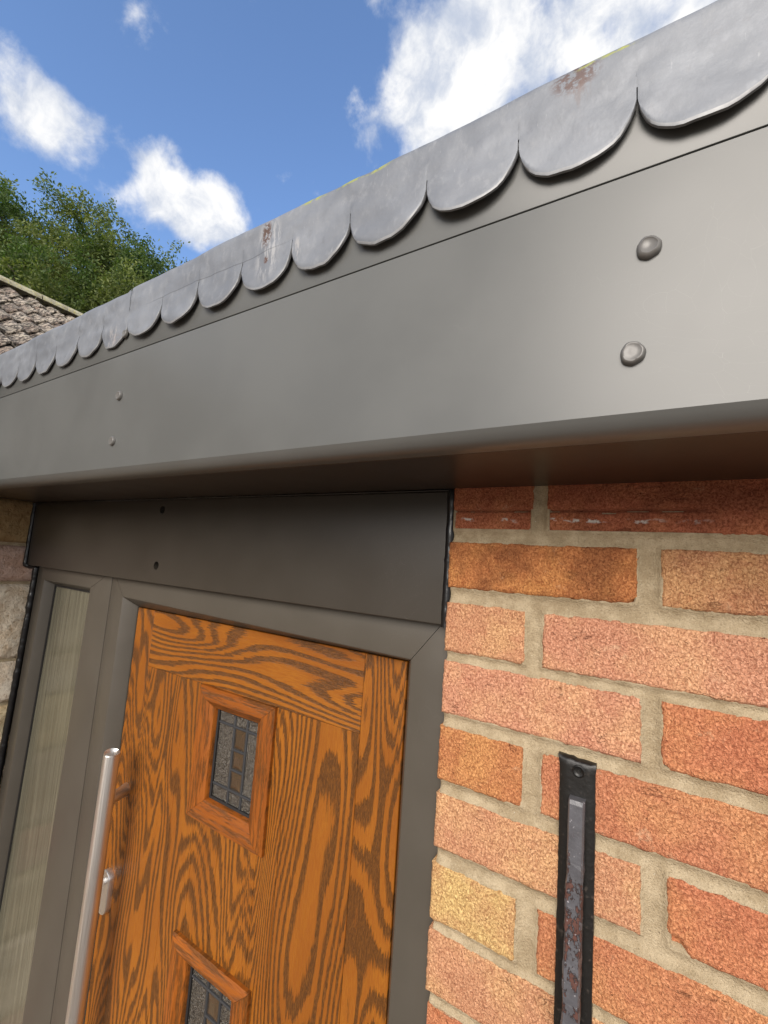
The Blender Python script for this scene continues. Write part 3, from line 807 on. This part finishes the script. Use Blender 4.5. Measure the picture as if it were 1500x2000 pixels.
# planks between the stiles, interrupted by the three small windows
bx = [xs0, -.583, -.441, -.297, xs1]
def plank(a, b, z0, z1): leaf_piece('plank', a, b, z0, z1, 'oakv')
plank(bx[0], -.583, DZ0+.18, zr); plank(-.297, bx[4], DZ0+.18, zr)
zz = [zr]+[z for c_ in cz for z in (c_[0]-.018, c_[1]+.018)]+[DZ0+.18]
plank(-.583, wx0+.018, DZ0+.18, zr); plank(wx1-.018, -.297, DZ0+.18, zr)
for i in range(0, len(zz), 2):
    if zz[i]-zz[i+1] > .01:
        plank(wx0+.018, -.441, zz[i+1], zz[i]); plank(-.441, wx1-.018, zz[i+1], zz[i])
def window(z1, z0):
    out = [(wx0, z1), (wx1, z1), (wx1, z0), (wx0, z0)]
    inn = [(wx0+.041, z1-.038), (wx1-.044, z1-.038), (wx1-.044, z0+.038), (wx0+.041, z0+.038)]
    w = link('window', box(wx0+.036, wx1-.039, YD+.012, YD+.016, z0+.033, z1-.033), 'stipple', door)
    pr = [(0, YD-.0004), (0, YD-.006), (.10, YD-.0105), (.42, YD-.0125), (.62, YD-.0105), (.66, YD-.0085), (.95, YD-.0010), (1, YD+.004), (1, YD+.0115), (0, YD+.0115)]
    for i, (nm_, mt_) in enumerate((('frame_rail', 'trimh'), ('frame_stile', 'trimv'), ('frame_rail', 'trimh'), ('frame_stile', 'trimv'))):
        o_ = mitre(out, inn, pr, nm_, mt_, w, which=(i,), gap=.0003)[0]
        o_.data = soft(o_.data, 25)
    # black spacer bar inside the glass
    ii = inn
    sp = .004
    jn = [(ii[0][0]+sp, ii[0][1]-sp), (ii[1][0]-sp, ii[1][1]-sp), (ii[2][0]-sp, ii[2][1]+sp), (ii[3][0]+sp, ii[3][1]+sp)]
    for o_ in mitre(ii, jn, [(0, YD+.0075), (1, YD+.0085), (1, YD+.0118), (0, YD+.0118)], 'gasket', 'gasket', w): pass
    # lead cames
    gx0, gx1, gz0, gz1 = ii[0][0], ii[1][0], ii[2][1], ii[0][1]
    W_ = gx1-gx0; H_ = gz1-gz0
    def came(xa, za, xb, zb, t_=.0026):
        d = Vector((xb-xa, zb-za)); L = d.length; n_ = Vector((-d.y, d.x)).normalized()*t_
        a = Vector((xa, za)); b = Vector((xb, zb)); pr_ = []
        for q in (a, b):
            for s_, y in ((-1, YD+.0119), (-.75, YD+.0100), (0, YD+.0090), (.75, YD+.0100), (1, YD+.0119)):
                pr_.append((q.x+n_.x*s_, y, q.y+n_.y*s_))
        f = [(k_, k_+1, k_+6, k_+5) for k_ in range(4)]+[(0, 4, 3, 2, 1), (5, 6, 7, 8, 9)]
        o_ = link('came', mesh(pr_, f), 'came', w)
    xa, xb = gx0+W_*.40, gx0+W_*.69
    for x_ in (xa, xb): came(x_, gz0, x_, gz1, .0030)
    for fz in (.845, .60, .385, .165): came(xa, gz0+H_*fz, xb, gz0+H_*fz)
    for fz in (.845, .165): came(gx0, gz0+H_*fz, xa, gz0+H_*fz); came(xb, gz0+H_*fz, gx1, gz0+H_*fz)
    for a_, b_ in ((.60, .845), (.385, .60), (.165, .385)):      # three bevelled lights
        za, zb = gz0+H_*a_+.003, gz0+H_*b_-.003; x_a, x_b = xa+.003, xb-.003
        P = [(x_a, YD+.0119, za), (x_b, YD+.0119, za), (x_b, YD+.0119, zb), (x_a, YD+.0119, zb)]
        e = .007
        P += [(x_a+e, YD+.0085, za+e), (x_b-e, YD+.0085, za+e), (x_b-e, YD+.0085, zb-e), (x_a+e, YD+.0085, zb-e)]
        f = [(0, 1, 5, 4), (1, 2, 6, 5), (2, 3, 7, 6), (3, 0, 4, 7), (4, 5, 6, 7), (3, 2, 1, 0)]
        o_ = link('pane', mesh(P, f), 'bevelglass', w)
for a, b in cz: window(a, b)
# handle: long round bar on two angled posts
hb = tube([(-.711, -.008, -.536), (-.711, -.008, -.5368), (-.712, -.008, -.5385), (-.722, -.008, -1.2), (-.730, -.008, -1.735), (-.730, -.008, -1.737)], [.0140, .0150, .0153, .0153, .0153, .0145], 40)
h_ = link('handle', soft(hb, 40), 'steel', door)
for zz_, xx in ((-.630, -.713), (-1.64, -.728)):
    o_ = link('post', soft(tube([(xx, -.006, zz_), (xx-.014, .020, zz_-.004), (xx-.028, .044, zz_-.008), (xx-.032, .0515, zz_-.009)], [.0115, .0115, .0120, .0140], 28), 60), 'steel', h_)
# oval lock plate with cylinder
bm = bmesh.new(); vs = []
for y, sc in ((YD-.0002, 1.), (YD-.010, 1.), (YD-.012, .93)):
    rg = []
    for i in range(40):
        a = 2*math.pi*i/40; cx_ = math.cos(a)*.0165*sc; cz_ = math.sin(a)*.0165*sc+(.026 if math.sin(a) > 0 else -.026)
        rg.append(bm.verts.new((-.763+cx_, y, -.845+cz_)))
    vs.append(rg)
for a_, b_ in zip(vs, vs[1:]):
    for i in range(40): bm.faces.new((a_[i], a_[(i+1) % 40], b_[(i+1) % 40], b_[i]))
bm.faces.new(vs[-1])
lk = link('lock_plate', soft(bm_mesh(bm), 40), 'steel', door)
o_ = link('lock_cylinder', soft(tube([(-.762, YD-.012, -.822), (-.762, YD-.0165, -.822), (-.762, YD-.017, -.822)], [.0065, .0065, .0055], 24), 40), 'steel', lk)

# ------------------------------------------------------------------ room behind the glass
rm_ = struct(link('room_wall', mesh([(-1.4, .30, -2.2), (1.2, .30, -2.2), (1.2, 2.4, -2.2), (-1.4, 2.4, -2.2), (-1.4, .30, .19), (1.2, .30, .19), (1.2, 2.4, .19), (-1.4, 2.4, .19)],
     [(0, 1, 2, 3), (4, 5, 6, 7), (1, 2, 6, 5), (2, 3, 7, 6), (3, 0, 4, 7)]), 'room'))

# ------------------------------------------------------------------ wall bracket
br = thing('wall_bracket', 'black iron wall bracket with rusty peeling strut screwed to the brick wall', 'bracket', (.159, -.002, -.9))
bm = bmesh.new(); 
nx, nz = 9, 150; P = []
for j in range(nz):
    w = j/(nz-1); z = -.92+w*(.92-.3055)
    for i in range(nx):
        u = i/(nx-1); xc = .1585+.0005*math.sin(w*9)
        x = xc+(u-.5)*.0345
        q = Vector((x, 1, z))
        if i in (0, nx-1): x += .0004*mn.noise(q*160)+.0005*mn.noise(q*400)
        if i == 0 and z > -.318: x -= .0016*(z+.318)/.0125
        if i == nx-1 and z > -.316: x += .0008
        e = min(u, 1-u)
        zt = z+(.0022*mn.noise(Vector((x*300, 3, 0))) if j == nz-1 else 0)
        if j == nz-1: zt -= .002*(u)
        P.append((x, -.0065+(.0022 if i in (0, nx-1) or j in (0, nz-1) else 0)-.0002*mn.noise(q*120), zt))
L = len(P); f = []
for j in range(nz-1):
    for i in range(nx-1):
        a = j*nx+i; f.append((a, a+1, a+nx+1, a+nx))
ring = [i for i in range(nx)]+[j*nx+nx-1 for j in range(1, nz)]+[(nz-1)*nx+i for i in range(nx-2, -1, -1)]+[j*nx for j in range(nz-2, 0, -1)]
bk = []
for r_ in ring: bk.append(len(P)); P.append((P[r_][0], .0035, P[r_][2]))
for k_ in range(len(ring)): f.append((ring[(k_+1) % len(ring)], ring[k_], bk[k_], bk[(k_+1) % len(ring)]))
link('back_plate', soft(mesh(P, f), 60), 'iron', br)
# square strut leaning away from the plate
nz = 150; P = []
for j in range(nz):
    w = j/(nz-1); z = -.342-w*.56
    yc = -.0125-.056*w
    for (sx, sy) in ((-1, 1), (-1, -.6), (-.8, -1), (.8, -1), (1, -.6), (1, 1)):
        amp = .0011*min(1, max(.1, (-.365-z)/.05))
        q = Vector((sx*2, sy, z)); d = 1+amp/.0068*mn.fractal(Vector((sx, sy, z*70)), 1, 2, 3)
        P.append((.1602+sx*.0077*d, yc+sy*.0058*d+(.0012 if j == 0 and sy < 0 else 0), z))
f = []
for j in range(nz-1):
    for k_ in range(6): f.append((j*6+k_, j*6+(k_+1) % 6, (j+1)*6+(k_+1) % 6, (j+1)*6+k_))
f += [(5, 4, 3, 2, 1, 0), tuple((nz-1)*6+k_ for k_ in range(6))]
me = mesh(P, f); bm = bmesh.new(); bm.from_mesh(me)
link('strut', bm_mesh(bm), 'strut', br)
bm = bmesh.new()
rg = []
for rr, yy in ((.0062, -.0066), (.0062, -.0080), (.0052, -.0088), (.0046, -.0080), (.0020, -.0076), (.0016, -.0090)):
    rg.append([bm.verts.new((.1605+rr*math.cos(2*math.pi*i/20)*(1+.06*math.sin(i*2.1)), yy, -.3165+rr*math.sin(2*math.pi*i/20))) for i in range(20)])
for a_, b_ in zip(rg, rg[1:]):
    for i in range(20): bm.faces.new((a_[i], a_[(i+1) % 20], b_[(i+1) % 20], b_[i]))
bm.faces.new(rg[-1])
link('screw', soft(bm_mesh(bm), 50), 'iron', br)

# ------------------------------------------------------------------ tree beyond the roof
tree = thing('oak_tree', 'leafy green broadleaf tree rising behind the tiled roof', 'tree', (-18.4, 6.2, -2.2))
r2 = random.Random(11)
tc = Vector((-18.4, 6.2, -2.2))
def limb(p0, p1, r0, r1, n=6, wob=.25):
    pts = []
    for i in range(n+1):
        t_ = i/n; q = p0.lerp(p1, t_); s_ = math.sin(math.pi*t_)*wob
        pts.append(q+Vector((r2.uniform(-s_, s_), r2.uniform(-s_, s_), r2.uniform(-s_, s_)*.5)))
    return tube(pts, [r0+(r1-r0)*i/n for i in range(n+1)], 8)
link('trunk', limb(tc, tc+Vector((.2, -.1, 5.5)), .42, .26), 'bark', tree, smooth=True)
# lobes of the crown (centre, radii)
LB = [(c_, (q_, q_, q_*.92)) for c_, q_ in (
(Vector((-24.99, 5.80, 12.12)), 3.27),
(Vector((-22.60, 7.22, 12.66)), 2.69),
(Vector((-21.40, 6.11, 8.89)), 2.74),
(Vector((-20.91, 8.43, 11.52)), 1.87),
(Vector((-19.52, 9.24, 11.98)), 1.29),
(Vector((-19.20, 8.56, 9.67)), 1.78),
(Vector((-29.39, 4.27, 11.99)), 4.18),
)]
tips = []
for c_, R_ in LB:
    base = tc+Vector((0, 0, 4.2+r2.random()*1.5))
    link('branch', limb(base, c_, .17, .06, 6, .4), 'bark', tree, smooth=True)
    nb = int(34*R_[0]*R_[1]/9)
    for i in range(nb):
        d = Vector((r2.gauss(0, 1), r2.gauss(0, 1), r2.gauss(0, 1)+.25)).normalized()
        rr = .35+.65*r2.random()**.6
        q = c_+Vector((d.x*R_[0], d.y*R_[1], d.z*R_[2]))*rr
        if i % 3 == 0: link('branch', limb(c_.lerp(q, .05), q, .055, .015, 5, .3), 'bark', tree, smooth=True)
        tips.append((q, rr))
V = []; F = []
def leaf(q, s_, nrm):
    a = nrm.orthogonal().normalized(); a.rotate(Matrix.Rotation(r2.uniform(0, 6.28), 3, nrm)); b = nrm.cross(a)
    k_ = len(V); V.extend([q-a*s_, q-b*s_*.45+nrm*s_*.12, q+a*s_, q+b*s_*.45+nrm*s_*.12]); F.append((k_, k_+1, k_+2, k_+3))
for q, rr in tips:
    nsub = 13
    for s_ in range(nsub):
        c2 = q+Vector((r2.gauss(0, .5), r2.gauss(0, .5), r2.gauss(0, .42)))
        tw = Vector((r2.gauss(0, 1), r2.gauss(0, 1), r2.gauss(.3, .7))).normalized()
        for l_ in range(60):
            p_ = c2+tw*r2.uniform(-.35, .4)+Vector((r2.gauss(0, .14), r2.gauss(0, .14), r2.gauss(0, .12)))
            n_ = Vector((r2.gauss(0, .7), r2.gauss(0, .7), r2.gauss(.5, .6)))
            if n_.length < .1: continue
            leaf(p_, r2.uniform(.05, .10), n_.normalized())
lm = mesh(V, F); o = link('foliage', lm, 'leaf', tree); o['kind'] = 'stuff'
print('leaves', len(F), 'meshes', len(bpy.data.objects))
